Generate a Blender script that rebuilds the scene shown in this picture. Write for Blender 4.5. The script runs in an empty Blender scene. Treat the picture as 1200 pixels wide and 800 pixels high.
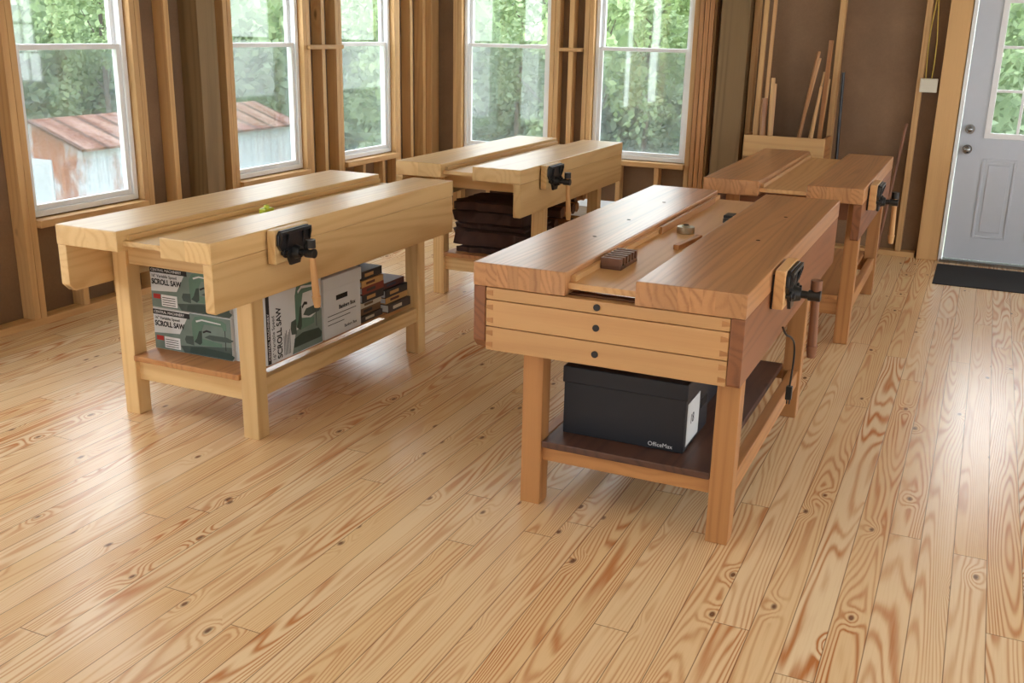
import bpy, bmesh, math, random
from mathutils import Vector, Matrix
from mathutils import noise as mn
random.seed(7)
scene = bpy.context.scene
COL = scene.collection
try:
    scene.view_settings.view_transform = 'Standard'
except Exception as e:
    print(e)

# ------------------------------------------------------------------ nodes
class N:
    def __init__(s, name):
        s.mat = bpy.data.materials.new(name); s.mat.use_nodes = True
        s.nt = s.mat.node_tree
        s.bsdf = s.nt.nodes['Principled BSDF']
    def new(s, t): return s.nt.nodes.new(t)
    def put(s, sock, v):
        if isinstance(v, bpy.types.NodeSocket): s.nt.links.new(v, sock)
        elif isinstance(v, (tuple, list)) and sock.type == 'RGBA': sock.default_value = (*v[:3], 1)
        else: sock.default_value = v
    def m(s, op, a, b=None, c=None, clamp=False):
        n = s.new('ShaderNodeMath'); n.operation = op; n.use_clamp = clamp
        s.put(n.inputs[0], a)
        if b is not None: s.put(n.inputs[1], b)
        if c is not None: s.put(n.inputs[2], c)
        return n.outputs[0]
    def vmul(s, v, t):
        n = s.new('ShaderNodeVectorMath'); n.operation = 'MULTIPLY'
        s.put(n.inputs[0], v); s.put(n.inputs[1], t); return n.outputs[0]
    def comb(s, x, y, z):
        n = s.new('ShaderNodeCombineXYZ')
        for i, v in enumerate((x, y, z)): s.put(n.inputs[i], v)
        return n.outputs[0]
    def sep(s, v):
        n = s.new('ShaderNodeSeparateXYZ'); s.put(n.inputs[0], v); return n.outputs
    def noise(s, vec, scale=1, detail=2, rough=.5):
        n = s.new('ShaderNodeTexNoise'); s.put(n.inputs['Vector'], vec)
        n.inputs['Scale'].default_value = scale; n.inputs['Detail'].default_value = detail
        n.inputs['Roughness'].default_value = rough
        return n.outputs[0]
    def white(s, vec, dim='3D'):
        n = s.new('ShaderNodeTexWhiteNoise'); n.noise_dimensions = dim
        s.put(n.inputs['Vector'], vec); return n.outputs['Value']
    def voro(s, vec, scale=1, dim='3D'):
        n = s.new('ShaderNodeTexVoronoi'); n.voronoi_dimensions = dim
        s.put(n.inputs['Vector'], vec); n.inputs['Scale'].default_value = scale
        return n.outputs['Distance'], n.outputs['Color']
    def mix(s, f, a, b, mode='MIX'):
        n = s.new('ShaderNodeMix'); n.data_type = 'RGBA'; n.blend_type = mode
        s.put(n.inputs[0], f); s.put(n.inputs[6], a); s.put(n.inputs[7], b)
        return n.outputs[2]
    def rng(s, v, a, b, c=0., d=1.):
        n = s.new('ShaderNodeMapRange'); n.clamp = True
        for i, q in enumerate((v, a, b, c, d)): s.put(n.inputs[i], q)
        return n.outputs[0]
    def bump(s, h, st=.2, dist=.002):
        n = s.new('ShaderNodeBump'); n.inputs['Strength'].default_value = st
        n.inputs['Distance'].default_value = dist; s.put(n.inputs['Height'], h)
        s.nt.links.new(n.outputs[0], s.bsdf.inputs['Normal'])
    def fin(s, col, rough=.5, metal=0, spec=.5):
        s.put(s.bsdf.inputs['Base Color'], col)
        s.put(s.bsdf.inputs['Roughness'], rough)
        s.bsdf.inputs['Metallic'].default_value = metal
        s.bsdf.inputs['Specular IOR Level'].default_value = spec
        return s.mat

def srgb(r, g, b):
    f = lambda c: (c/255/12.92) if c/255 <= .04045 else ((c/255+.055)/1.055)**2.4
    return (f(r), f(g), f(b))

def wood_core(n, vec, light, dark, knotc, rings=12, tw=5., lw=.5, amt=.75, knot=True, dim='3D', kthr=.55, ksc=(3.6, 1.5), kr=.055, sharp=2.2, extra=None, kpull=.2, det=1.):
    low = n.noise(n.vmul(vec, (tw, lw, tw)), 1, det, .4)
    v = low
    if extra is not None: v = n.m('ADD', v, extra)
    if knot:
        kd, kc = n.voro(n.vmul(vec, (ksc[0], ksc[1], ksc[0])), 1, dim)
        kd = n.m('ADD', kd, n.m('MULTIPLY', n.m('SUBTRACT', n.noise(n.vmul(vec, (30, 14, 30)), 1, 2), .5), .05))
        pres = n.m('GREATER_THAN', n.sep(kc)[0], kthr)
        kf = n.m('MULTIPLY', n.m('POWER', n.rng(kd, 0, .26, 1, 0), 1.6), pres)
        v = n.m('ADD', v, n.m('MULTIPLY', kf, kpull))
    wob = n.noise(n.vmul(vec, (34, 3, 34)), 1, 2)
    v = n.m('ADD', v, n.m('MULTIPLY', wob, .02))
    ring = n.m('MULTIPLY_ADD', n.m('SINE', n.m('MULTIPLY', v, 6.283*rings)), .5, .5)
    ring = n.m('POWER', ring, sharp)
    fine = n.noise(n.vmul(vec, (190, 5, 190)), 1, 2)
    fade = n.rng(n.noise(n.vmul(vec, (7, 1.2, 7)), 1, 2), .35, .65, .45, 1.15)
    f = n.m('ADD', n.m('MULTIPLY', n.m('MULTIPLY', ring, fade), amt), n.m('MULTIPLY', n.m('SUBTRACT', fine, .5), .4), clamp=True)
    col = n.mix(f, light, dark)
    if knot:
        ks = n.m('MULTIPLY', n.rng(kd, kr*.5, kr*1.3, 1, 0), pres)
        col = n.mix(n.m('MULTIPLY', ks, .85), col, knotc)
    return col, f

def wood_mat(name, axis, light, dark, knotc=None, rings=12, rough=.45, lam=0, lamaxis=0, amt=.7, tw=5., lw=.35, knot=True, kthr=.6):
    n = N(name)
    tc = n.new('ShaderNodeTexCoord').outputs['Object']
    rnd = n.new('ShaderNodeObjectInfo').outputs['Random']
    x, y, z = n.sep(tc)[0:3]
    sw = {'x': (y, x, z), 'y': (x, y, z), 'z': (x, z, y)}[axis]
    off = n.m('MULTIPLY', rnd, 57.)
    seed = rnd
    if lam:
        idx = n.m('FLOOR', n.m('DIVIDE', (x, y, z)[lamaxis], lam))
        w = n.white(n.comb(idx, rnd, 0))
        off = n.m('ADD', off, n.m('MULTIPLY', w, 31.)); seed = w
    vec = n.comb(n.m('ADD', sw[0], off), n.m('ADD', sw[1], n.m('MULTIPLY', off, 1.7)), n.m('ADD', sw[2], off))
    extra = n.m('MULTIPLY', n.m('ADD', sw[0], n.m('MULTIPLY', sw[2], .6)), 2.2)
    col, f = wood_core(n, vec, light, dark, knotc or tuple(c*.35 for c in dark), rings, tw, lw, amt, knot, kthr=kthr, extra=extra)
    tint = n.m('MULTIPLY_ADD', seed, .2, .88)
    col = n.mix(1., col, n.comb(tint, tint, tint), 'MULTIPLY')
    n.bump(f, .1, .001)
    return n.fin(col, rough)

def flat(name, rgb, rough=.5, metal=0, var=.08, sc=20, spec=.5):
    n = N(name)
    tc = n.new('ShaderNodeTexCoord').outputs['Object']
    f = n.noise(tc, sc, 3)
    d = tuple(c*(1-var*2) for c in rgb)
    return n.fin(n.mix(f, d, rgb), rough, metal, spec)

LP = srgb(222, 186, 130); DP = srgb(192, 142, 84)
W = {}
for ax in 'xyz':
    W['pine'+ax] = wood_mat('pine_'+ax, ax, LP, DP, rings=9, amt=.5, tw=5)
    W['fir'+ax] = wood_mat('fir_'+ax, ax, srgb(142, 90, 56), srgb(100, 60, 38), rings=11, amt=.55)
    W['stud'+ax] = wood_mat('stud_'+ax, ax, srgb(208, 166, 112), srgb(174, 126, 78), rings=7, amt=.4, rough=.6)
    W['leg'+ax] = wood_mat('leg_'+ax, ax, srgb(184, 130, 78), srgb(144, 90, 48), rings=8, amt=.55, tw=5)
    W['tray'+ax] = wood_mat('traywood_'+ax, ax, srgb(214, 168, 114), srgb(184, 128, 76), rings=8, amt=.45, knot=False)
    W['dark'+ax] = wood_mat('darkboard_'+ax, ax, srgb(94, 62, 47), srgb(62, 40, 32), rings=8, amt=.6)
    W['post'+ax] = wood_mat('treated_'+ax, ax, srgb(136, 110, 74), srgb(102, 80, 50), rings=6, amt=.5, rough=.7)
W['pineslab'] = wood_mat('pine_slab', 'y', LP, DP, rings=8, amt=.42, lam=.155, lamaxis=0, rough=.34, tw=5, kthr=.55)
W['firslab'] = wood_mat('fir_slab', 'y', srgb(194, 142, 96), srgb(146, 94, 58), rings=13, amt=.5, lam=.04, lamaxis=0, rough=.28, lw=.3, tw=4, knot=False)
W['endgrain'] = wood_mat('endboard', 'x', srgb(202, 156, 104), srgb(180, 128, 78), rings=5, amt=.35, knot=False)

def floor_mat():
    n = N('floor_pine')
    pos = n.new('ShaderNodeNewGeometry').outputs['Position']
    x, y, z = n.sep(pos)[0:3]
    bw = .102
    xs = n.m('DIVIDE', x, bw); i = n.m('FLOOR', xs)
    r = n.white(n.comb(i, 3.3, 0))
    ys = n.m('DIVIDE', n.m('ADD', y, n.m('MULTIPLY', r, 7.)), 3.1); j = n.m('FLOOR', ys)
    seed = n.white(n.comb(i, j, 1.7)); seed2 = n.white(n.comb(i, j, 9.1)); seed3 = n.white(n.comb(i, j, 4.4))
    fx = n.m('FRACT', xs)
    vec = n.comb(n.m('ADD', x, n.m('MULTIPLY', seed, 37.)), n.m('ADD', y, n.m('MULTIPLY', seed, 91.)), n.m('MULTIPLY', seed2, 50.))
    par = n.m('MULTIPLY', n.m('POWER', n.m('ABSOLUTE', n.m('SUBTRACT', fx, n.m('MULTIPLY_ADD', seed2, .5, .25))), 1.5), n.m('MULTIPLY_ADD', seed3, .4, .1))
    lin = n.m('MULTIPLY', fx, n.m('MULTIPLY', n.m('POWER', seed, 2.), .35))
    extra = n.m('ADD', par, lin)
    ampl = n.m('MULTIPLY_ADD', seed2, .45, .48)
    col, f = wood_core(n, vec, srgb(238, 212, 172), srgb(188, 116, 60), srgb(86, 42, 26), rings=22, tw=5.5, lw=.5, amt=ampl, dim='2D', kthr=.56, ksc=(5.2, 2.6), kr=.045, sharp=2.1, extra=extra, kpull=.17, det=2.)
    warm = n.mix(seed3, (1.0, .985, .97), (.93, .82, .68))
    col = n.mix(1., col, warm, 'MULTIPLY')
    ex = n.m('MINIMUM', fx, n.m('SUBTRACT', 1., fx))
    gx = n.rng(ex, .008, .02, 1, 0)
    fy = n.m('FRACT', ys); ey = n.m('MINIMUM', fy, n.m('SUBTRACT', 1., fy))
    gy = n.rng(ey, .0003, .0007, 1, 0)
    g = n.m('MAXIMUM', gx, gy)
    col = n.mix(n.m('MULTIPLY', g, .75), col, srgb(104, 64, 38))
    h = n.m('ADD', n.m('SUBTRACT', 1., g), n.m('MULTIPLY', n.noise(n.vmul(vec, (14, 1.5, 1)), 1, 2), .8))
    n.bump(h, .2, .001)
    return n.fin(col, .27, 0, .75)

M = dict(
    white=flat('vinyl_white', srgb(236, 238, 240), .4, var=.02),
    doorp=flat('door_paint', srgb(196, 202, 212), .4, var=.02),
    iron=flat('black_iron', srgb(24, 25, 28), .36, 0, spec=.6),
    steel=flat('steel', srgb(150, 150, 150), .25, 1.),
    brass=flat('brass', srgb(190, 184, 164), .35, 1.),
    blackbox=flat('black_card', srgb(22, 25, 34), .5),
    white_ink=flat('white_ink', srgb(225, 225, 225), .6, var=.01),
    black_ink=flat('black_ink', srgb(22, 22, 24), .6, var=.01),
    gray_ink=flat('gray_ink', srgb(60, 62, 64), .6, var=.01),
    paper=flat('white_card', srgb(212, 214, 214), .6, var=.05, sc=8),
    graycard=flat('gray_card', srgb(122, 140, 132), .6, var=.2, sc=14),
    midgray=flat('gray_print', srgb(76, 92, 86), .6, var=.25, sc=14),
    green=flat('machine_green', srgb(96, 130, 112), .5, var=.15),
    dgreen=flat('machine_green_dark', srgb(50, 70, 62), .5, var=.2),
    red=flat('red_ink', srgb(180, 44, 38), .5),
    mat=flat('black_rubber', srgb(34, 34, 36), .9, sc=120, var=.3),
    hole=flat('dark_hole', srgb(24, 16, 12), .9),
    plug=flat('dark_plug', srgb(22, 20, 24), .35),
    walnut=wood_mat('walnut', 'z', srgb(136, 90, 62), srgb(96, 60, 42), knot=False),
    walnutx=wood_mat('walnutx', 'x', srgb(122, 82, 60), srgb(88, 58, 42), knot=False),
    blanket=flat('brown_blanket', srgb(84, 58, 50), .95, sc=14, var=.35),
    yellow=flat('yellow_cable', srgb(196, 164, 60), .5),
    beige=flat('beige_plastic', srgb(214, 208, 190), .5, var=.02),
)
def sheath():
    n = N('fiberboard'); pos = n.new('ShaderNodeNewGeometry').outputs['Position']
    a = n.noise(pos, 1.6, 5); b = n.noise(pos, 90, 2)
    c = n.mix(n.rng(a, .3, .7), srgb(122, 96, 74), srgb(150, 120, 92)); c = n.mix(n.m('MULTIPLY', b, .3), c, srgb(90, 68, 52))
    return n.fin(c, .9)
M['sheath'] = sheath()
def ceilm():
    n = N('ceiling_board'); pos = n.new('ShaderNodeNewGeometry').outputs['Position']
    return n.fin(n.mix(n.noise(pos, 4, 3), srgb(190, 180, 164), srgb(206, 196, 180)), .8)
M['ceil'] = ceilm()
def mixsh(name, fac, c1, glossy, c2):
    m = bpy.data.materials.new(name); m.use_nodes = True; nt = m.node_tree; nt.nodes.clear()
    o = nt.nodes.new('ShaderNodeOutputMaterial'); t = nt.nodes.new('ShaderNodeBsdfTransparent')
    g = nt.nodes.new('ShaderNodeBsdfGlossy' if glossy else 'ShaderNodeBsdfDiffuse')
    t.inputs[0].default_value = (*c1, 1); g.inputs[0].default_value = (*c2, 1)
    if glossy: g.inputs['Roughness'].default_value = .03
    mx = nt.nodes.new('ShaderNodeMixShader'); mx.inputs[0].default_value = fac
    nt.links.new(t.outputs[0], mx.inputs[1]); nt.links.new(g.outputs[0], mx.inputs[2])
    nt.links.new(mx.outputs[0], o.inputs[0]); return m
M['glass'] = mixsh('window_glass', .04, (.98, .99, .99), True, (1, 1, 1))
M['screen'] = mixsh('insect_screen', .26, (1, 1, 1), False, (.36, .4, .42))

# ------------------------------------------------------------------ mesh builder
class B:
    def __init__(s): s.bm = bmesh.new()
    def box(s, x0, x1, y0, y1, z0, z1):
        v = [s.bm.verts.new(p) for p in ((x0,y0,z0),(x1,y0,z0),(x1,y1,z0),(x0,y1,z0),(x0,y0,z1),(x1,y0,z1),(x1,y1,z1),(x0,y1,z1))]
        for f in ((0,3,2,1),(4,5,6,7),(0,1,5,4),(1,2,6,5),(2,3,7,6),(3,0,4,7)): s.bm.faces.new([v[i] for i in f])
        return s
    def prism(s, pts, axis, a0, a1):
        def P(p, a):
            return {'x': (a, p[0], p[1]), 'y': (p[0], a, p[1]), 'z': (p[0], p[1], a)}[axis]
        v0 = [s.bm.verts.new(P(p, a0)) for p in pts]; v1 = [s.bm.verts.new(P(p, a1)) for p in pts]
        s.bm.faces.new(v0); s.bm.faces.new(v1[::-1]); k = len(pts)
        for i in range(k): s.bm.faces.new([v0[i], v1[i], v1[(i+1) % k], v0[(i+1) % k]])
        return s
    def cyl(s, p0, p1, r, r2=None, seg=20):
        p0 = Vector(p0); p1 = Vector(p1); d = p1-p0
        q = d.to_track_quat('Z', 'Y').to_matrix().to_4x4()
        bmesh.ops.create_cone(s.bm, cap_ends=True, segments=seg, radius1=r, radius2=r if r2 is None else r2, depth=d.length,
                              matrix=Matrix.Translation((p0+p1)/2) @ q)
        return s
    def sph(s, c, r, sc=(1, 1, 1)):
        bmesh.ops.create_uvsphere(s.bm, u_segments=16, v_segments=10, radius=r, matrix=Matrix.Translation(c) @ Matrix.Diagonal((*sc, 1)))
        return s
    def obj(s, name, mat, parent=None, bevel=0, smooth=False, base=False, origin=None, **props):
        bmesh.ops.recalc_face_normals(s.bm, faces=s.bm.faces)
        xs = [v.co for v in s.bm.verts]
        lo = Vector([min(v[i] for v in xs) for i in range(3)]); hi = Vector([max(v[i] for v in xs) for i in range(3)])
        c = (lo+hi)/2
        if base: c.z = lo.z
        if origin: c = Vector(origin)
        for v in s.bm.verts: v.co -= c
        me = bpy.data.meshes.new(name); s.bm.to_mesh(me); s.bm.free(); me.materials.append(mat)
        if smooth:
            for p in me.polygons: p.use_smooth = True
            try: me.set_sharp_from_angle(angle=math.radians(40))
            except Exception: pass
        o = bpy.data.objects.new(name, me); COL.objects.link(o)
        if parent:
            o.parent = parent; o.location = c - wloc(parent)
        else: o.location = c
        if bevel:
            b = o.modifiers.new('bev', 'BEVEL'); b.width = bevel; b.segments = 2; b.limit_method = 'ANGLE'
        for k, v in props.items(): o[k] = v
        return o
def wloc(o):
    l = Vector(o.location)
    while o.parent: o = o.parent; l += Vector(o.location)
    return l
def empty(name, loc, **props):
    o = bpy.data.objects.new(name, None); o.location = loc; o.empty_display_size = .1; COL.objects.link(o)
    for k, v in props.items(): o[k] = v
    return o
def tube(name, pts, r, mat, parent=None, **props):
    cu = bpy.data.curves.new(name, 'CURVE'); cu.dimensions = '3D'; cu.bevel_depth = r; cu.bevel_resolution = 3; cu.use_fill_caps = True
    sp = cu.splines.new('NURBS'); sp.points.add(len(pts)-1); sp.use_endpoint_u = True; sp.order_u = 3
    for p, q in zip(sp.points, pts): p.co = (*q, 1)
    t = bpy.data.objects.new(name, cu); COL.objects.link(t)
    dg = bpy.context.evaluated_depsgraph_get(); me = bpy.data.meshes.new_from_object(t.evaluated_get(dg))
    bpy.data.objects.remove(t); me.materials.clear(); me.materials.append(mat)
    for p in me.polygons: p.use_smooth = True
    c = Vector(pts[0])
    for v in me.vertices: v.co -= c
    o = bpy.data.objects.new(name, me); COL.objects.link(o)
    if parent: o.parent = parent; o.location = c-wloc(parent)
    else: o.location = c
    for k, v in props.items(): o[k] = v
    return o
def text(name, s, size, loc, rot, mat, parent, sx=1.0, bold=0, fit=None):
    cu = bpy.data.curves.new(name, 'FONT'); cu.body = s; cu.size = size; cu.extrude = .0004; cu.offset = bold
    t = bpy.data.objects.new(name, cu); COL.objects.link(t)
    dg = bpy.context.evaluated_depsgraph_get(); me = bpy.data.meshes.new_from_object(t.evaluated_get(dg))
    bpy.data.objects.remove(t); me.materials.clear(); me.materials.append(mat)
    if fit:
        sx = fit/max(v.co.x for v in me.vertices)
    for v in me.vertices: v.co.x *= sx
    o = bpy.data.objects.new(name, me); COL.objects.link(o); o.parent = parent; o.location = Vector(loc)-wloc(parent)
    o.rotation_euler = rot
    return o
RF = (math.pi/2, 0, 0); RS = (math.pi/2, 0, math.pi/2)
RV = Matrix(((0, 0, 1), (0, -1, 0), (1, 0, 0))).to_euler()
ST = dict(kind='structure')

# ------------------------------------------------------------------ room shell
XL = -4.57; YB = 8.26; XR = 3.3; YN = -2.4; ZC = 2.85
B().box(XL-.13, XR+.1, YN-.1, YB+.13, -.06, 0).obj('floor', floor_mat(), **ST)
B().box(XL-.13, XR+.1, YN-.1, YB+.13, ZC, ZC+.06).obj('ceiling', M['ceil'], **ST)
ZS, ZT = .58, 2.36
LW = [(3.90, 4.70), (5.60, 6.38), (6.88, 7.66)]
LWX = [(-1.2, -.4), (1.0, 1.8), (2.1, 2.9)] + LW
BW = [(-4.25, -3.42), (-3.03, -2.20)]
DOOR = (-.155, .76)
def wall(name, axis, a0, a1, t0, t1, holes, mat):
    b = B()
    def bx(u0, u1, z0, z1):
        if u1-u0 < 1e-4: return
        if axis == 'y': b.box(t0, t1, u0, u1, z0, z1)
        else: b.box(u0, u1, t0, t1, z0, z1)
    cur = a0
    for (u0, u1, z0, z1) in sorted(holes):
        bx(cur, u0, 0, ZC)
        if z0 > 0: bx(u0, u1, 0, z0)
        bx(u0, u1, z1, ZC); cur = u1
    bx(cur, a1, 0, ZC)
    return b.obj(name, mat, **ST)
wall('wall_left', 'y', YN, YB+.13, XL-.13, XL-.09, [(a, b, ZS, ZT) for a, b in LWX], M['sheath'])
wall('wall_back', 'x', XL-.09, XR, YB+.09, YB+.13, [(a, b, ZS, ZT) for a, b in BW]+[(DOOR[0]-.03, DOOR[1]+.03, 0, 2.08)], M['sheath'])
wall('wall_right', 'y', YN, YB+.13, XR, XR+.04, [(.8, 1.8, .5, 2.4), (3.1, 4.3, .5, 2.4), (5.4, 6.6, .5, 2.4)], M['ceil'])
wall('wall_front', 'x', XL-.09, XR, YN-.04, YN, [(-3.6, -2.5, .6, 2.4), (1.0, 2.1, .6, 2.4)], M['ceil'])

tn = [0]
def trim(x0, x1, y0, y1, z0, z1, key='stud', bevel=.003):
    tn[0] += 1
    d = {'x': x1-x0, 'y': y1-y0, 'z': z1-z0}; ax = max(d, key=d.get)
    return B().box(x0, x1, y0, y1, z0, z1).obj('trim_%d' % tn[0], W[key+ax], bevel=bevel, **ST)
SX0, SX1 = XL-.09, XL
trim(SX0, SX1, YN, YB-.09, 0, .04)
for (a, b) in LWX:
    for (p, q) in ((a-.042, a-.002), (b+.002, b+.042)): trim(SX0, SX1, p, q, .04, ZT+.02)
    for (p, q) in ((a-.085, a-.044), (b+.044, b+.085)): trim(SX0, SX1, p, q, .04, ZC)
    trim(SX0, SX1+.03, a-.001, b+.001, ZS-.045, ZS-.004)
    trim(SX0, SX1, a-.04, b+.04, ZT+.021, ZT+.22)
    for f in (.33, .72):
        y = a+(b-a)*f; trim(SX0, SX1, y, y+.04, .041, ZS-.046)
for y in (3.42, 4.98, 6.61, 7.92, .3, 2.4): trim(SX0, SX1, y, y+.042, .041, ZC)
trim(SX0, SX1+.06, 5.2, 5.37, .0, ZC, 'post')
trim(SX0, SX1+.03, 6.42, 6.86, 1.44, 1.47)
trim(SX0, SX1, YB-.12, YB-.07, .041, ZC)
trim(SX0, SX1+.05, YB-.06, YB+.08, .0, ZC, 'stud')
SY0, SY1 = YB, YB+.09
trim(XL+.06, DOOR[0]-.2, SY0, SY1, 0, .04)
for (a, b) in BW:
    for (p, q) in ((a-.042, a-.002), (b+.002, b+.042)): trim(p, q, SY0, SY1, .041, ZT+.02)
    for (p, q) in ((a-.085, a-.044), (b+.044, b+.085)): trim(p, q, SY0, SY1, .041, ZC)
    trim(a-.001, b+.001, SY0-.03, SY1, ZS-.045, ZS-.004)
    trim(a-.04, b+.04, SY0, SY1, ZT+.021, ZT+.22)
    for f in (.3, .7):
        x = a+(b-a)*f; trim(x, x+.04, SY0, SY1, .041, ZS-.046)
for x in (-3.25, -2.06, -1.10, -.5): trim(x, x+.042, SY0, SY1, .041, ZC)
trim(-3.33, -3.12, SY0-.03, SY1, 1.44, 1.47)
trim(-1.96, -1.74, SY0-.1, SY1, 0, ZC, 'post')
trim(-1.73, -1.69, SY0, SY1, .041, ZC)
trim(-.34, -.19, SY0-.02, SY1, 0, ZC)
trim(DOOR[1]+.04, DOOR[1]+.16, SY0-.02, SY1, 0, ZC)
trim(DOOR[0]-.03, DOOR[1]+.03, SY0, SY1, 2.1, 2.3)

def window(i, axis, a, b, t):
    r = empty('window_%d' % i, (t, (a+b)/2, ZS) if axis == 'y' else ((a+b)/2, t, ZS), **ST)
    s = -1 if axis == 'y' else 1
    def bx(bb, u0, u1, z0, z1, d0, d1):
        lo, hi = sorted((t+s*d0, t+s*d1))
        if axis == 'y': bb.box(lo, hi, u0, u1, z0, z1)
        else: bb.box(u0, u1, lo, hi, z0, z1)
    zm = (ZS+ZT)/2
    fr = B(); w = .035
    bx(fr, a+.002, a+w, ZS+.002, ZT-.002, 0, .08); bx(fr, b-w, b-.002, ZS+.002, ZT-.002, 0, .08)
    bx(fr, a+w, b-w, ZS+.002, ZS+w, 0, .08); bx(fr, a+w, b-w, ZT-w, ZT-.002, 0, .08)
    fr.obj('frame', M['white'], r, bevel=.003)
    for nm, z0, z1, d in (('lower_sash', ZS+w, zm+.015, .015), ('upper_sash', zm-.015, ZT-w, .045)):
        q = B(); v = .03
        bx(q, a+w, a+w+v, z0, z1, d, d+.028); bx(q, b-w-v, b-w, z0, z1, d, d+.028)
        bx(q, a+w+v, b-w-v, z0, z0+v, d, d+.028); bx(q, a+w+v, b-w-v, z1-v, z1, d, d+.028)
        so = q.obj(nm, M['white'], r, bevel=.003)
        g = B(); bx(g, a+w+v, b-w-v, z0+v, z1-v, d+.012, d+.016); g.obj('glass', M['glass'], so)
    sc = B(); bx(sc, a+w, b-w, ZS+w, zm, .078, .079); sc.obj('insect_screen', M['screen'], r)
k = 1
for a, b in LW: window(k, 'y', a, b, XL-.045); k += 1
for a, b in BW: window(k, 'x', a, b, YB+.045); k += 1

# door
D0, D1 = DOOR
dr = empty('door_1', ((D0+D1)/2, YB, 0), **ST)
f = B(); f.box(D0-.03, D0-.004, YB-.03, YB+.12, 0, 2.08).box(D1+.004, D1+.03, YB-.03, YB+.12, 0, 2.08).box(D0-.004, D1+.004, YB-.03, YB+.12, 2.05, 2.08)
f.obj('frame', M['white'], dr, bevel=.003)
B().box(D0-.02, D1+.02, YB-.06, YB+.1, 0, .025).obj('threshold', M['steel'], dr, bevel=.004)
y0, y1 = YB+.0, YB+.042
gx0, gx1, gz0, gz1 = .04, .58, .96, 1.86
p = B()
p.box(D0, gx0, y0, y1, .03, 2.045).box(gx1, D1, y0, y1, .03, 2.045).box(gx0, gx1, y0, y1, .03, gz0).box(gx0, gx1, y0, y1, gz1, 2.045)
pan = p.obj('panel', M['doorp'], dr)
lf = B(); e = .035
lf.box(gx0-e, gx0+.005, y0-.014, y0, gz0-e, gz1+e).box(gx1-.005, gx1+e, y0-.014, y0, gz0-e, gz1+e).box(gx0, gx1, y0-.014, y0, gz0-e, gz0+.005).box(gx0, gx1, y0-.014, y0, gz1-.005, gz1+e)
for i in (1, 2):
    x = gx0+(gx1-gx0)*i/3; lf.box(x-.01, x+.01, y0-.008, y0+.004, gz0, gz1)
    z = gz0+(gz1-gz0)*i/3; lf.box(gx0, gx1, y0-.0075, y0+.0035, z-.01, z+.01)
lf.obj('window_grille', M['white'], dr, bevel=.003)
B().box(gx0, gx1, y0+.015, y0+.02, gz0, gz1).obj('glass', M['glass'], dr)
for (a, b) in ((.02, .25), (.37, .6)):
    q = B(); za, zb = .2, .78
    for (u0, u1, v0, v1) in ((a, a+.018, za, zb), (b-.018, b, za, zb), (a+.018, b-.018, za, za+.018), (a+.018, b-.018, zb-.018, zb)):
        q.box(u0, u1, y0-.008, y0, v0, v1)
    q.box(a+.045, b-.045, y0-.006, y0, za+.045, zb-.045)
    q.obj('raised_panel', M['doorp'], dr, bevel=.005)
for nm, z, r in (('knob', .84, .028), ('deadbolt', .985, .022)):
    q = B(); q.cyl((D0+.06, y0, z), (D0+.06, y0-.008, z), .034).cyl((D0+.06, y0-.008, z), (D0+.06, y0-.035, z), .012)
    q.sph((D0+.06, y0-.045, z), r, (1, .7, 1)); q.obj(nm, M['steel'], dr, smooth=True)

B().box(-.18, 1.05, 7.42, 8.12, 0, .006).obj('door_mat', M['mat'], base=True, bevel=.002, label='black rubber doormat lying before the entry door', category='mat')
ob = B().box(-.475, -.355, YB-.03, YB, 1.23, 1.33).obj('outlet_box', M['beige'], bevel=.006, label='beige plastic electrical outlet box on wall stud', category='electrical box')
for z in (1.26, 1.3):
    B().cyl((-.415, YB-.03, z), (-.415, YB-.034, z), .014).obj('socket', M['beige'], ob)
tube('cable', [(-.44, YB-.015, 1.33), (-.46, YB-.02, 1.6), (-.43, YB-.01, 1.9), (-.44, YB-.02, 2.3), (-.43, YB-.01, 2.8)], .004, M['yellow'], ob)
tube('cable', [(-.40, YB-.015, 1.33), (-.39, YB-.02, 1.55), (-.43, YB-.02, 1.9), (-.42, YB-.02, 2.3), (-.4, YB-.01, 2.8)], .004, M['yellow'], ob)

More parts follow.
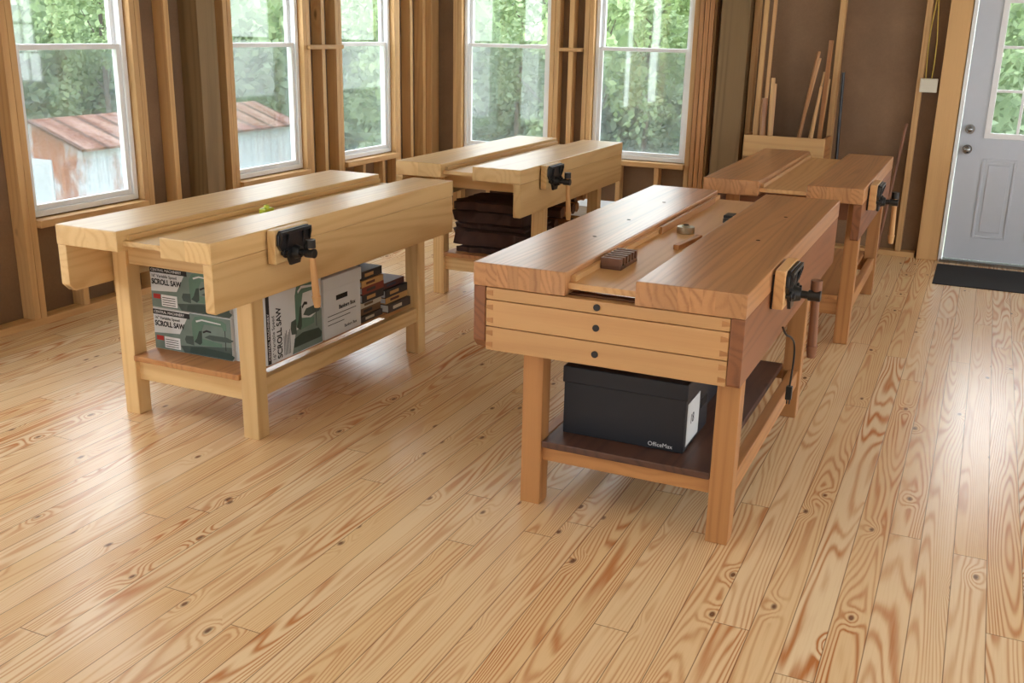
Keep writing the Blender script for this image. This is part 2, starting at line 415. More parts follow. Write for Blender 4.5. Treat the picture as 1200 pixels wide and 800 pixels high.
# ------------------------------------------------------------------ benches
TD = .04   # tray depth
def bench(x0, x1, y0, y1, zt, legx, legy, key, slabkey, label, lslab, rslab, end_boards=False, visey=.3, shelfkey='leg', ap=.045, sh=.27, handle='pine', ah=.27):
    r = empty('workbench', ((x0+x1)/2, (y0+y1)/2, 0), label=label, category='workbench', group='woodworking benches')
    th = .08
    B().box(x0, lslab, y0, y1, zt-th, zt).obj('top_slab', W[slabkey], r, bevel=.004)
    B().box(rslab, x1, y0, y1, zt-th, zt).obj('top_slab', W[slabkey], r, bevel=.004)
    tk = 'tray' if key == 'fir' else 'pine'
    B().box(lslab-.01, rslab+.01, y0+.03, y1-.03, zt-TD-.02, zt-TD).obj('tool_tray', W[tk+'y'], r)
    B().box(lslab, lslab+.018, y0+.05, y1-.02, zt-TD, zt-.02).obj('tray_cleat', W[tk+'y'], r, bevel=.002)
    for (a, b, c) in ((x0, x0+ap, .03), (x1-ap, x1, .007)):
        z0, z1 = zt-ah, zt-th-.0005
        poly = [(y0+.003, z1), (y0+.003, z0+c), (y0+.003+c, z0), (y1-.004-c, z0), (y1-.004, z0+c), (y1-.004, z1)]
        B().prism(poly, 'x', a+.001, b-.001).obj('apron', W[key+'y'], r, bevel=.003)
    lw, ld = .075, .072
    lk = 'pine' if key == 'pine' else 'leg'
    for (ya) in legy:
        for xa in legx:
            B().box(xa, xa+lw, ya, ya+ld, 0, zt-th-.001).obj('leg', W[lk+'z'], r, bevel=.004)
        xa0, xa1 = legx[0]+lw-.005, legx[1]+.005
        B().box(xa0, xa1, ya+.015, ya+.055, zt-th-.11, zt-th-.002).obj('cross_rail', W[key+'x'], r, bevel=.002)
        zl = sh-.08 if end_boards else sh-.115
        B().box(xa0, xa1, ya+.022, ya+.052, zl, sh-.025).obj('stretcher', W[lk+'x'], r, bevel=.003)
    for xa in (legx[0]+.01, legx[1]+.025):
        B().box(xa, xa+.04, legy[0]+ld-.005, legy[1]+.005, sh-.1, sh-.026).obj('stretcher', W[lk+'y'], r, bevel=.003)
    if end_boards:
        B().box(legx[0]+lw+.002, legx[1]-.002, legy[0]+.002, legy[1]-.002, sh-.025, sh).obj('shelf', W[shelfkey+'y'], r, bevel=.003)
    else:
        B().box(legx[0]+lw+.002, legx[1]-.002, legy[0]-.01, legy[1]+ld+.01, sh-.024, sh).obj('shelf', W[shelfkey+'y'], r, bevel=.003)
    if end_boards:
        z = zt-th-.002; xm = x0+(x1-x0)*.48
        for hb, nd in ((.044, 1), (.094, 2), (.085, 2)):
            a, b = z-hb+.0015, z-.0015; z -= hb
            eb = B().box(x0+ap+.001, x1-ap-.001, y0+.006, y0+.046, a, b).obj('end_board', W['endgrain'], r, bevel=.0025)
            B().cyl((xm, y0+.007, (a+b)/2), (xm, y0+.003, (a+b)/2), .0115).obj('bolt_plug', M['plug'], eb, smooth=True)
            for sx_, xe_ in ((-1, x1-ap-.001), (1, x0+ap+.001)):
                for q in range(nd):
                    za = a+(b-a)*((.3, .12)[nd-1]+.5*q)
                    B().prism([(xe_+sx_*.026, za+.001), (xe_, za+.005), (xe_, za+.016), (xe_+sx_*.026, za+.02)], 'y', y0+.0045, y0+.008).obj('dovetail', W['legx'], eb)
    L = y1-y0
    if end_boards:
        for (sx, ff) in (((x0+lslab)/2+.04, (.3, .5, .75)), ((rslab+x1)/2+.03, (.42, .7))):
            for q in ff:
                B().cyl((sx, y0+L*q, zt-.002), (sx, y0+L*q, zt+.0008), .008).obj('dog_hole', M['hole'], r)
    yc = y0+visey; xf = x1
    q = B()
    q.prism([(yc-.09, zt-.004), (yc+.09, zt-.004), (yc+.105, zt-.02), (yc+.108, zt-.06), (yc+.085, zt-.085), (yc+.05, zt-.105), (yc+.03, zt-.15), (yc-.03, zt-.15), (yc-.05, zt-.105), (yc-.085, zt-.085), (yc-.108, zt-.06), (yc-.105, zt-.02)], 'x', xf+.046, xf+.058)
    q.box(xf+.058, xf+.07, yc-.098, yc+.098, zt-.02, zt-.008)
    for d in (-.095, -.05, .05, .095): q.prism([(xf+.058, zt-.075), (xf+.07, zt-.03), (xf+.07, zt-.015), (xf+.058, zt-.015)], 'y', yc+d-.004, yc+d+.004)
    q.cyl((xf+.05, yc, zt-.1), (xf+.085, yc, zt-.1), .032, .022)
    q.cyl((xf-.02, yc, zt-.1), (xf+.12, yc, zt-.1), .0135)
    for d in (-.07, .07):
        q.cyl((xf-.02, yc+d, zt-.095), (xf+.075, yc+d, zt-.095), .01).cyl((xf+.058, yc+d, zt-.095), (xf+.066, yc+d, zt-.095), .018)
    q.cyl((xf+.108, yc, zt-.1), (xf+.15, yc, zt-.1), .019)
    q.box(xf+.001, xf+.008, yc-.1, yc+.1, zt-.14, zt-.02)
    v = q.obj('vise', M['iron'], r, bevel=.0015, smooth=True, label='black cast iron vise')
    B().box(xf+.009, xf+.045, yc-.115, yc+.115, zt-.135, zt-.001).obj('jaw_pad', W[('pine' if key == 'pine' else 'tray')+'y'], v, bevel=.003)
    hx = xf+.132
    hm = M['walnut'] if handle == 'dark' else W['trayz']
    hr = .016 if handle == 'dark' else .0145
    B().cyl((hx, yc, zt-.06), (hx+.004, yc+.02, zt-.29), hr*.8, hr*1.05, seg=16).obj('handle', hm, v, smooth=True)
    B().cyl((hx, yc-.001, zt-.045), (hx, yc, zt-.078), .0195).obj('handle_cap', hm if handle == 'dark' else M['iron'], v, smooth=True)
    B().cyl((hx+.004, yc+.019, zt-.28), (hx+.005, yc+.022, zt-.325), hr+.004, hr-.002).obj('handle_cap', hm, v, smooth=True)
    return r
ZA = .867; ZB = .85
bench(-1.50, -.577, 3.01, 5.07, ZA, (-1.33, -.657), (3.06, 4.36), 'fir', 'firslab',
      'reddish fir workbench with end boards and black storage box beneath', -1.167, -.93, True, .50, 'dark', sh=.245, handle='dark', ah=.303)
bench(-3.256, -2.49, 2.86, 4.75, ZB, (-3.20, -2.572), (3.08, 4.385), 'pine', 'pineslab',
      'pale pine workbench with cartons stacked on its shelf', -2.94, -2.73, False, .43)
bench(-3.10, -2.30, 5.19, 6.95, ZA, (-3.05, -2.384), (5.55, 6.5), 'pine', 'pineslab',
      'pale pine workbench with brown blankets on shelf near windows', -2.80, -2.60, False, .38)
bench(-1.35, -.515, 5.50, 7.18, ZA, (-1.25, -.597), (5.63, 6.87), 'fir', 'firslab',
      'fir workbench standing near the lumber bin and door', -1.05, -.80, False, .32)

# ------------------------------------------------------------------ things on bench A
zt = ZA-TD
q = B().box(-1.147, -1.072, 3.29, 3.472, zt, zt+.014)
for i in range(6): q.box(-1.147, -1.072, 3.29+i*.033, 3.307+i*.033, zt+.014, zt+.04)
nb = q.obj('notched_block', M['walnutx'], base=True, bevel=.001, label='dark walnut block with comb notches lying in bench tray', category='wood block')
for i in range(5): B().box(-1.1465, -1.0725, 3.3073+i*.033, 3.3228+i*.033, zt+.014, zt+.015).obj('slot_shade', M['hole'], nb)  # dark sheets on the notch floors paint in their shade
tm = B().cyl((-1.06, 4.08, zt), (-1.06, 4.08, zt+.028), .036).cyl((-1.06, 4.08, zt+.028), (-1.06, 4.08, zt+.034), .02, .014).obj('tape_measure', M['brass'], base=True, smooth=True, bevel=.002, label='small round brass coloured tape measure in tray', category='tape measure')
B().cyl((-1.06, 4.08, zt+.034), (-1.06, 4.08, zt+.036), .012).obj('button', M['hole'], tm)
B().prism([(-1.015, 3.74), (-.99, 3.735), (-.965, 3.98), (-.99, 3.985)], 'z', zt, zt+.018).obj('wood_offcut', W['legy'], base=True, bevel=.002, label='small light wood offcut lying in bench tray', category='wood piece')
B().box(-.985, -.945, 4.42, 4.5, zt, zt+.03).box(-.98, -.95, 4.39, 4.42, zt, zt+.02).obj('sharpening_stone', M['iron'], base=True, bevel=.003, label='small black block lying in bench tray', category='block')
B().box(-1.146, -1.136, 4.0, 4.9, zt+.0, zt+.03).obj('wood_strip', W['legy'], base=True, bevel=.001, label='long thin wood strip lying along tray edge', category='wood strip')
def filebox(x0, x1, y0, y1, z0, z1, mat, label):
    r = empty('storage_box', ((x0+x1)/2, (y0+y1)/2, z0), label=label, category='box')
    B().box(x0+.005, x1-.005, y0+.005, y1-.005, z0, z1-.005).obj('body', mat, r, bevel=.003)
    B().box(x0, x1, y0, y1, z1-.06, z1).obj('lid', mat, r, bevel=.004)
    return r
bb = filebox(-1.225, -.775, 3.17, 3.50, .245, .495, M['blackbox'], 'black cardboard file box with lid on bench shelf')
text('logo', 'OfficeMax', .021, (-.905, 3.1745, .256), RF, M['white_ink'], bb)
B().box(-.781, -.7785, 3.20, 3.36, .262, .415).obj('paper_label', M['paper'], bb)
text('label_text', '18', .05, (-.778, 3.24, .33), RS, M['gray_ink'], bb)
B().box(-.781, -.779, 3.39, 3.47, .34, .375).obj('grip_hole', M['hole'], bb)
filebox(-1.2, -.82, 3.62, 3.9, .245, .46, M['blackbox'], 'black cardboard box with lid on bench shelf')
pc = tube('power_cord', [(-.566, 3.66, .60), (-.56, 3.70, .56), (-.55, 3.78, .535), (-.545, 3.87, .48), (-.545, 3.87, .38), (-.55, 3.87, .31)], .004, M['iron'], label='black power cord with plug hanging beneath the bench', category='cord')
B().box(-.562, -.538, 3.86, 3.882, .255, .31).cyl((-.555, 3.871, .255), (-.555, 3.871, .235), .003).cyl((-.545, 3.871, .255), (-.545, 3.871, .235), .003).obj('plug', M['iron'], pc, bevel=.003)

# ------------------------------------------------------------------ cartons on bench B
def saw_art(parent, x, z, s, plane, facing, sz=None):
    sz = sz or s
    P = lambda pts: [(x+a*s, z+b*sz) for a, b in pts]
    arm = [(0, .42), (.0, .8), (.1, .96), (.3, 1.0), (.9, .95), (1.0, .88), (1.0, .72), (.92, .70), (.88, .80), (.36, .80), (.27, .62), (.28, .42), (.85, .36), (.85, .27), (.2, .24), (.04, .3)]
    base = [(-.12, 0), (1.15, 0), (1.2, .07), (1.05, .16), (.3, .19), (-.08, .14)]
    tab = [(.35, .46), (.6, .41), (1.1, .43), (1.2, .49), (1.0, .55), (.5, .54)]
    motor = [(.02, .2), (-.2, .22), (-.24, .32), (-.2, .42), (.02, .44)]
    blade = [(.95, .2), (.965, .2), (.965, .72), (.95, .72)]
    hi = [(.12, .86), (.3, .92), (.85, .88), (.85, .85), (.3, .88), (.14, .82)]
    shade = [(.04, .3), (.2, .24), (.27, .3), (.28, .62), (.2, .6), (.12, .4)]
    lamp_ = [(.3, .6), (.42, .66), (.55, .64), (.55, .6), (.42, .61), (.32, .56)]
    ax = 'y' if facing == 'y' else 'x'
    sg = -1 if facing == 'y' else 1
    for nm, pts, m, d in (('picture_arm', arm, M['green'], .0006), ('picture_base', base, M['dgreen'], .0008), ('picture_motor', motor, M['midgray'], .0007), ('picture_blade', blade, M['black_ink'], .0007), ('picture_table', tab, M['midgray'], .001), ('picture_highlight', hi, M['paper'], .0009), ('picture_shade', shade, M['dgreen'], .0009), ('picture_blower', lamp_, M['black_ink'], .0007)):
        B().prism(P(pts), ax, plane, plane+sg*d).obj(nm, m, parent)
cx0, cx1, cy0, cy1 = -3.12, -2.705, 3.20, 3.59
for i, (z0, z1) in enumerate(((.27, .452), (.454, .635))):
    c = B().box(cx0, cx1, cy0, cy1, z0, z1).obj('carton', M['paper'], base=True, bevel=.002, label='white machine carton with green saw picture on bench shelf', category='carton', group='machine cartons on bench shelf')
    B().prism([(cx0+.002, z0+.002), (cx1-.002, z0+.002), (cx1-.002, z1-.002), (cx0+.2, z1-.002), (cx0+.14, z0+.08), (cx0+.002, z0+.07)], 'y', cy0-.0008, cy0).obj('print_panel', M['graycard'], c)
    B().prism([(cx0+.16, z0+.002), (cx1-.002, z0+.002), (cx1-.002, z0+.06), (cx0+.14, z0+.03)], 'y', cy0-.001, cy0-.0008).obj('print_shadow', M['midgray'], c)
    B().box(cx0+.002, cx0+.2, cy0-.0014, cy0-.0008, z1-.028, z1-.006).obj('print_band', M['black_ink'], c)
    text('brand_text', 'CENTRAL MACHINERY', .016, (cx0+.008, cy0-.0016, z1-.022), RF, M['white_ink'], c)
    text('title_text', '16" Variable Speed', .018, (cx0+.008, cy0-.0012, z1-.048), RF, M['black_ink'], c)
    text('title_text', 'SCROLL SAW', .032, (cx0+.008, cy0-.0012, z1-.078), RF, M['black_ink'], c, bold=.001, fit=.16)
    saw_art(c, cx0+.21, z0+.008, .18, cy0-.001, 'y', .168)
    B().box(cx0+.012, cx0+.05, cy0-.0016, cy0-.001, z0+.04, z0+.06).obj('sticker', M['red'], c)
    B().box(cx0+.055, cx0+.14, cy0-.0016, cy0-.001, z0+.01, z0+.06).obj('sticker', M['white_ink'], c)
    for k2 in range(4): B().box(cx0+.06, cx0+.13, cy0-.002, cy0-.0016, z0+.016+k2*.01, z0+.019+k2*.01).obj('fine_print', M['black_ink'], c)
sx0, sx1, sy0, sy1, sz0, sz1 = -2.703, -2.54, 3.215, 3.608, .27, .64
c = B().box(sx0, sx1, sy0, sy1, sz0, sz1).obj('carton', M['paper'], base=True, bevel=.002, label='white carton standing upright with sideways lettering and saw picture', category='carton', group='machine cartons on bench shelf')
B().box(sx1, sx1+.0006, sy0+.004, sy0+.026, sz0+.004, sz1-.004).obj('print_band', M['black_ink'], c)
text('brand_text', 'CENTRAL MACHINERY', .016, (sx1+.0008, sy0+.021, sz0+.02), RV, M['white_ink'], c, fit=.2)
text('title_text', '16" Variable Speed', .026, (sx1+.0006, sy0+.056, sz0+.012), RV, M['gray_ink'], c, fit=.19)
text('title_text', 'SCROLL SAW', .044, (sx1+.0006, sy0+.1, sz0+.012), RV, M['black_ink'], c, bold=.001, fit=.22)
for k2 in range(6): B().box(sx1, sx1+.0005, sy0+.115+k2*.008, sy0+.118+k2*.008, sz0+.015, sz0+.1+.01*(k2 % 3)).obj('fine_print', M['gray_ink'], c)
B().prism([(sy0+.17, sz0+.004), (sy1-.004, sz0+.004), (sy1-.004, sz0+.16), (sy0+.2, sz0+.1)], 'x', sx1, sx1+.0003).obj('print_panel', M['graycard'], c)
saw_art(c, sy0+.2, sz0+.03, .155, sx1+.0004, 'x', .28)
wb = filebox(-3.0, -2.535, 3.62, 3.925, .27, .55, M['paper'], 'white cardboard file box with lid on bench shelf')
text('logo', 'Bankers Box', .026, (-2.5395, 3.74, .39), RS, M['black_ink'], wb, bold=.0006)
text('logo', 'Bankers Box', .02, (-2.5395, 3.78, .295), RS, M['black_ink'], wb)
B().box(-2.5405, -2.539, 3.72, 3.81, .435, .457).obj('grip_hole', M['hole'], wb)
for k2 in range(3): B().box(-2.5405, -2.5392, 3.65, 3.88-.05*k2, .37-k2*.02, .373-k2*.02).obj('printed_line', M['gray_ink'], wb)

bcols = [(36, 34, 38), (130, 52, 36), (196, 150, 90), (60, 50, 48), (80, 36, 32), (200, 190, 170), (40, 50, 70), (110, 80, 52), (170, 110, 50)]
bm_ = [flat('book_cover_%d' % i, srgb(*c), .5) for i, c in enumerate(bcols)]
names = [('black'), ('rust red'), ('tan'), ('dark brown'), ('maroon'), ('cream'), ('navy'), ('brown'), ('ochre')]
def book(x1, y0, z0, ln, wd, th, ci):
    r = B().box(x1-wd, x1, y0, y0+ln, z0, z0+.003).box(x1-wd, x1, y0, y0+ln, z0+th-.003, z0+th).box(x1-.003, x1, y0, y0+ln, z0+.003, z0+th-.003)
    r = r.obj('book', bm_[ci], base=True, label='%s hardcover book lying in stack on bench shelf' % names[ci], category='book', group='books on the bench shelf')
    B().box(x1-wd+.004, x1-.003, y0+.004, y0+ln-.004, z0+.003, z0+th-.003).obj('pages', M['paper'], r)
    B().box(x1, x1+.0006, y0+ln*.2, y0+ln*.6, z0+th*.3, z0+th*.7).obj('spine_label', bm_[(ci+2) % 9], r)
z = .27
for i, (t, c) in enumerate(((.03, 3), (.035, 7), (.03, 5), (.04, 0), (.035, 1), (.03, 2), (.04, 0))):
    book(-2.54-random.uniform(0, .03), 3.935+random.uniform(0, .008), z, .19, .24, t, c); z += t+.0005
z = .27
for i, (t, c) in enumerate(((.04, 3), (.03, 2), (.04, 0), (.03, 4))):
    book(-2.525-random.uniform(0, .04), 4.15+random.uniform(0, .01), z, .21, .26, t, c); z += t+.0005
B().box(-2.85, -2.81, 3.60, 3.66, ZB-TD, ZB-TD+.03).cyl((-2.84, 3.63, ZB-TD+.03), (-2.82, 3.63, ZB-TD+.034), .012).obj('tape_measure', flat('lime', srgb(190, 205, 60), .4), base=True, bevel=.006, label='small yellow green tape measure lying in bench tray', category='tape measure')

# ------------------------------------------------------------------ things on bench C shelf
def blanket(x0, x1, y0, y1, z0, z1, s):
    bm = bmesh.new(); bmesh.ops.create_grid(bm, x_segments=30, y_segments=30, size=.5)
    ex = bmesh.ops.extrude_face_region(bm, geom=bm.faces[:])
    tv = [g for g in ex['geom'] if isinstance(g, bmesh.types.BMVert)]
    for v in tv: v.co.z = 1
    b = B(); b.bm.free(); b.bm = bm
    for v in bm.verts:
        t = v.co.z; u, w = v.co.x, v.co.y
        wv = mn.noise(Vector((u*4+s*7, w*4, s)))*.006+mn.noise(Vector((u*11, w*11+s*3, 2)))*.004-.004
        ed = max(abs(u), abs(w))
        droop = .01*max(0, (ed-.42)/.08) if t > .5 else 0
        bul = .03*mn.noise(Vector((u*6, w*6, s*5+t)))
        v.co = Vector(((x0+x1)/2+(x1-x0)*u+bul+math.sin(w*13+s)*.008, (y0+y1)/2+(y1-y0)*w+bul, z0+(z1-z0)*t+(wv-droop if t > .5 else 0)))
    return b.obj('folded_blanket', M['blanket'], base=True, smooth=True, label='folded brown blanket in pile on bench shelf', category='blanket', group='folded blankets on bench shelf')
zz = .271
for i, hgt in enumerate((.045, .10, .035, .075, .06)):
    blanket(-2.96+random.uniform(-.01, .05), -2.42+random.uniform(-.07, .01), 5.63+random.uniform(-.02, .04), 6.04-random.uniform(0, .06), zz, zz+hgt, i*1.7); zz += hgt+.002
for i in range(17):
    x = -2.94+.06*(i % 2); y = 6.12+.1*(i % 4); z = .271+.082*(i//4)
    sc = random.uniform(.028, .04)
    pts = [(y+.045+sc*math.cos(a*math.pi/3+i), z+.042+sc*math.sin(a*math.pi/3+i)) for a in range(6)]
    mz = min(p[1] for p in pts); pts = [(p[0], p[1]-mz+z) for p in pts]
    B().prism(pts, 'x', x, -2.44+random.uniform(-.04, .05)).obj('wood_billet', W[('dark', 'fir', 'dark', 'leg')[i % 4]+'x'], base=True, label='dark rough wood billet stacked on bench shelf', category='wood billet', group='wood billets on bench shelf')
B().box(-2.75, -2.35, 7.15, 7.45, 0, .32).box(-2.76, -2.34, 7.14, 7.46, .32, .36).obj('carton', M['paper'], base=True, bevel=.003, label='pale lidded carton standing on floor behind bench', category='carton')

# ------------------------------------------------------------------ lumber bin and sticks
lb = empty('lumber_bin', (-1.36, 8.1, 0), label='pine lumber bin holding leaning offcuts against wall', category='bin')
B().box(-1.66, -1.06, 7.93, 7.95, .72, .88).obj('front_board', W['studx'], lb, bevel=.003)
B().box(-1.66, -1.06, 7.952, 7.972, .02, .72).obj('front_panel', M['sheath'], lb)
for xx in (-1.66, -1.08): B().box(xx, xx+.02, 7.973, 8.255, 0, .88).obj('side_panel', W['legy'], lb, bevel=.002)
B().box(-1.64, -1.08, 7.973, 8.255, 0, .02).obj('bottom', W['legx'], lb)
sticks = [(-1.61, 8.06, -1.62, 8.2, 2.75, .018), (-1.555, 8.08, -1.56, 8.22, 2.6, .014), (-1.52, 8.0, -1.55, 8.04, 1.15, .02), (-1.46, 7.99, -1.50, 8.04, 1.3, .014),
          (-1.42, 8.08, -1.20, 8.22, 1.45, .013), (-1.37, 8.0, -1.19, 8.07, 1.5, .017), (-1.32, 8.2, -1.16, 8.24, 1.35, .012), (-1.24, 7.99, -1.14, 8.01, 1.25, .016),
          (-1.62, 8.2, -1.625, 8.24, 1.7, .012), (-1.18, 8.18, -1.12, 8.23, 1.3, .013), (-1.50, 8.2, -1.52, 8.24, 1.25, .014), (-1.14, 8.09, -1.12, 8.15, 1.58, .015)]
for i, (ax_, ay, bx_, by, zz, hw) in enumerate(sticks):
    s = Vector((ax_, ay, .025)); e_ = Vector((bx_, by, zz)); d = (e_-s)
    o = B().box(-hw, hw, -hw*.6, hw*.6, 0, d.length).obj('wood_stick', W[('stud', 'tray', 'leg')[i % 3]+'z'], base=True, bevel=.002, label='thin wood offcut leaning upright in lumber bin', category='wood stick', group='offcuts in the lumber bin')
    o.location = s; o.rotation_euler = d.to_track_quat('Z', 'Y').to_euler()
B().cyl((-.98, 8.2, 0), (-1.02, 8.24, 1.35), .012).obj('metal_pipe', M['iron'], base=True, smooth=True, label='thin dark pipe leaning against the fiberboard wall', category='pipe')
B().cyl((-.62, 8.05, 0), (-.53, 8.24, 1.0), .011).obj('wood_dowel', M['walnut'], base=True, smooth=True, label='reddish dowel leaning against the wall stud', category='dowel')
for i, (xx, hh) in enumerate(((-2.14, 2.3), (-2.10, 1.9), (-2.06, 2.5))):
    B().box(xx, xx+.035, 8.20, 8.222, 0, hh).obj('wood_lath', W['legz'], base=True, bevel=.002, label='thin pine lath standing upright beside the post', category='lath', group='laths beside the post')

# ------------------------------------------------------------------ outside
GZ = -3.6
def groundm():
    n = N('grass'); pos = n.new('ShaderNodeNewGeometry').outputs['Position']
    return n.fin(n.mix(n.noise(pos, 1.2, 5), srgb(96, 114, 72), srgb(138, 150, 104)), .95)
B().box(-90, 40, 9, 110, GZ-.2, GZ).box(-90, XL-.6, -40, 9, GZ-.2, GZ).obj('ground', groundm(), kind='structure')
def leafm(name, a, b, c):
    n = N(name); oi = n.new('ShaderNodeObjectInfo').outputs['Random']
    pos = n.new('ShaderNodeNewGeometry').outputs['Position']
    w = n.noise(pos, 1.1, 5, .75)
    col = n.mix(n.rng(w, .32, .68), a, b); col = n.mix(n.m('MULTIPLY', oi, .5), col, c)
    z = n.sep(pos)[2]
    col = n.mix(n.rng(z, -2., 2.2, .6, 0.), col, srgb(88, 104, 90))  # haze over the low leaves painted into their colour, greyer downward
    m = n.fin(col, .6)
    tr = n.new('ShaderNodeBsdfTranslucent'); n.put(tr.inputs[0], col)
    mx = n.new('ShaderNodeMixShader'); mx.inputs[0].default_value = .4
    out = [q for q in n.nt.nodes if q.type == 'OUTPUT_MATERIAL'][0]
    n.nt.links.new(n.bsdf.outputs[0], mx.inputs[1]); n.nt.links.new(tr.outputs[0], mx.inputs[2]); n.nt.links.new(mx.outputs[0], out.inputs[0])
    return m
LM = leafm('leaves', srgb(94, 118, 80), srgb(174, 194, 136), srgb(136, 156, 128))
BARK = flat('bark', srgb(104, 98, 90), .9, sc=8, var=.3)
def leafcloud(rd, cl, nleaf, smin=.06, smax=.15):
    vs = []; fs = []
    for i in range(nleaf):
        c, r = rd.choice(cl); d = Vector((rd.gauss(0, 1), rd.gauss(0, 1), rd.gauss(0, 1))); d.normalize()
        p = c+d*r*rd.uniform(.5, 1.)
        u = Vector((rd.gauss(0, 1), rd.gauss(0, 1), rd.gauss(0, 1))).normalized(); v = u.orthogonal().normalized(); s = rd.uniform(smin, smax)
        k0 = len(vs); vs += [p-u*s, p+v*s*.6, p+u*s, p-v*s*.6]; fs.append((k0, k0+1, k0+2, k0+3))
    return vs, fs
def crown(seed, w=1.3, h=4.2):
    rd = random.Random(seed)
    cl = []
    for _ in range(34):
        a = rd.uniform(0, 6.28); q = w*math.sqrt(rd.random())
        cl.append((Vector((q*math.cos(a), q*math.sin(a), rd.uniform(-1, 1)*h)), rd.uniform(.4, .8)))
    vs, fs = leafcloud(rd, cl, 3000)
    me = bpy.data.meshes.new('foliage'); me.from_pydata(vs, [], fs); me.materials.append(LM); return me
crowns = [crown(s) for s in (1, 2, 3)]
def trunk(seed):
    rd = random.Random(seed); b = B(); p = Vector((0, 0, 0)); r = .13
    for i in range(6):
        q = p+Vector((rd.uniform(-.15, .15), rd.uniform(-.15, .15), 1.5)); b.cyl(p, q, r, r*.82, 10); p = q; r *= .82
        if i > 0:
            for _ in range(3): b.cyl(p, p+Vector((rd.uniform(-1.3, 1.3), rd.uniform(-1.3, 1.3), 1.2)), r*.45, r*.15, 8)
    o = b.obj('t', BARK, origin=(0, 0, 0), smooth=True); me = o.data; bpy.data.objects.remove(o); return me
trunks = [trunk(s) for s in (5, 6, 7)]
rd = random.Random(11); ti = 0
for row, (dist, n_) in enumerate(((27, 6), (32, 7), (37, 8))):
    for i in range(n_):
        az = math.radians(10+50*(i+.5*(row % 2))/(n_-1))
        x, y = -dist*math.sin(az), dist*math.cos(az)
        if -24.5 < x < -16.5 and 14.5 < y < 29: continue
        t = empty('tree', (x, y, GZ), label='leafy green woodland tree outside the windows', category='tree', group='woodland trees outside')
        t.rotation_euler[2] = rd.uniform(0, 6.3); sc = rd.uniform(.9, 1.05); t.scale = (sc, sc, sc)
        a = bpy.data.objects.new('trunk', trunks[ti % 3]); a.parent = t; COL.objects.link(a)
        b = bpy.data.objects.new('foliage', crowns[(ti*2) % 3]); b.parent = t; b.location = (0, 0, 4.9); COL.objects.link(b); ti += 1
cl = []
for i in range(420):
    az = math.radians(rd.uniform(-6, 84)); rr = rd.uniform(41.5, 46); cl.append((Vector((-rr*math.sin(az), rr*math.cos(az), GZ+rd.uniform(.3, 11))), rd.uniform(1., 2.2)))
vs, fs = leafcloud(rd, cl, 42000, .12, .3)
nu, nv = 90, 10
k1 = len(vs)
for j in range(nv+1):
    for i in range(nu+1):
        az = math.radians(-8+94*i/nu); rr = 48+rd.uniform(-1, 1)
        vs.append((-rr*math.sin(az), rr*math.cos(az), GZ+j*.9+(rd.uniform(-.5, .5) if j else 0)))
for j in range(nv):
    for i in range(nu):
        k0 = k1+j*(nu+1)+i; fs.append((k0, k0+1, k0+nu+2, k0+nu+1))
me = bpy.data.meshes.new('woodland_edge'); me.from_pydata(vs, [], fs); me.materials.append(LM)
o = bpy.data.objects.new('woodland_edge', me); COL.objects.link(o); o['kind'] = 'stuff'; o['label'] = 'dense green woodland edge beyond the trees'; o['category'] = 'woods'
def shedroof():
    n = N('rusty_roof'); pos = n.new('ShaderNodeNewGeometry').outputs['Position']; x, y, z = n.sep(pos)[0:3]
    c = n.mix(n.rng(n.noise(n.vmul(pos, (.5, 2, 1)), 1.3, 5, .6), .38, .62), srgb(96, 60, 50), srgb(128, 102, 94))
    fr = n.m('FRACT', n.m('DIVIDE', y, .7)); c = n.mix(n.m('MULTIPLY', n.m('LESS_THAN', fr, .2), .8), c, srgb(50, 32, 28))
    return n.fin(c, .8, 0, .2)
def shedwall():
    n = N('shed_siding'); pos = n.new('ShaderNodeNewGeometry').outputs['Position']; x, y, z = n.sep(pos)[0:3]
    rust = n.rng(n.noise(n.vmul(pos, (1, 1, .35)), 1.2, 4, .7), .48, .6)
    near = n.rng(y, 20.2, 18.8, 0, .9)
    rust = n.m('MAXIMUM', n.m('MULTIPLY', rust, .25), n.m('MULTIPLY', rust, near))
    c = n.mix(rust, srgb(172, 178, 186), srgb(138, 82, 50))
    fr = n.m('FRACT', n.m('DIVIDE', n.m('ADD', x, y), .3)); c = n.mix(n.m('MULTIPLY', n.m('LESS_THAN', fr, .14), .35), c, srgb(110, 116, 122))
    return n.fin(c, .7, 0, .2)
sh = empty('shed', (-20.4, 21.8, GZ), label='white metal shed with rusty red gable roof', category='shed')
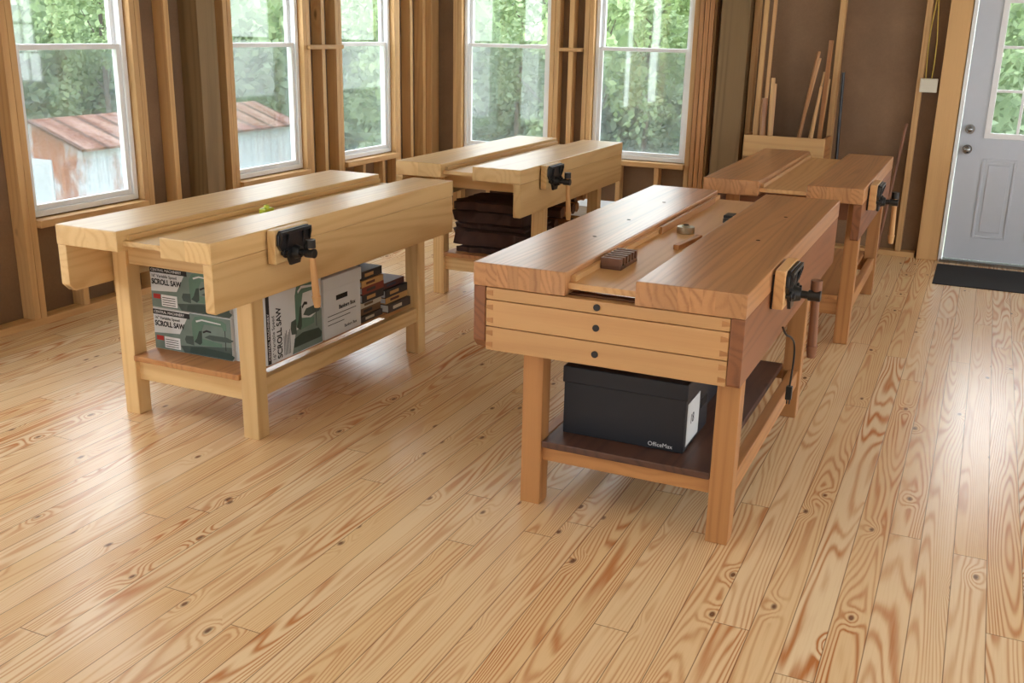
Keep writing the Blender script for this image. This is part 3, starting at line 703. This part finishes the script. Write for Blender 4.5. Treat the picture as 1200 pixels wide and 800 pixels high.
xr, xe, xw, ye, yf, zr, ze = -20.5, -19, -22, 17.7, 25.8, -.74, -1.24
B().prism([(xe, GZ), (xe, ze), (xr, zr), (xw, ze), (xw, GZ)], 'y', ye, yf).obj('walls', shedwall(), sh)
B().prism([(xe+.2, ze-.08), (xe+.2, ze-.02), (xr, zr+.06), (xw-.2, ze-.02), (xw-.2, ze-.08), (xr, zr+.01)], 'y', ye-.2, yf+.2).obj('roof', shedroof(), sh)
B().box(-21.2, -20.0, ye-.03, ye, GZ, -1.6).obj('door', flat('shed_door', srgb(176, 182, 190), .6), sh)

# ------------------------------------------------------------------ lights
w = bpy.data.worlds.new('World'); scene.world = w; w.use_nodes = True
bg = w.node_tree.nodes['Background']; bg.inputs[0].default_value = (.9, .955, 1.0, 1); bg.inputs[1].default_value = 7.6
sun = bpy.data.lights.new('sun', 'SUN'); sun.energy = 1.0; sun.angle = math.radians(12); sun.color = (1, .97, .92)
so = bpy.data.objects.new('sun', sun); COL.objects.link(so)
so.rotation_euler = Vector((.75, -.55, 1.1)).to_track_quat('Z', 'Y').to_euler()
def add_fill(x, y, sx, sy, e):  # added fill light under the unseen ceiling; no fixture stands there
    l = bpy.data.lights.new('ceiling_fill', 'AREA'); l.shape = 'RECTANGLE'; l.size = sx; l.size_y = sy; l.energy = e; l.color = (.97, .98, 1)
    o = bpy.data.objects.new('ceiling_fill', l); COL.objects.link(o); o.location = (x, y, ZC-.03)
for (x, y) in ((-1.5, .8), (1.4, .8)): add_fill(x, y, 1.6, 1.6, 8)

# ------------------------------------------------------------------ camera
cam = bpy.data.cameras.new('camera'); co = bpy.data.objects.new('camera', cam); COL.objects.link(co)
fwd = Vector((-.3916, .8721, -.2934)).normalized(); rt = Vector((.9095, .4153, .0206)); rt = (rt-rt.dot(fwd)*fwd).normalized(); up = rt.cross(fwd)
R = Matrix((rt, up, -fwd)).transposed().to_4x4()
co.matrix_world = Matrix.Translation((0, 0, 1.62)) @ R
cam.sensor_width = 36; cam.lens = 35.91; cam.clip_end = 300
scene.camera = co
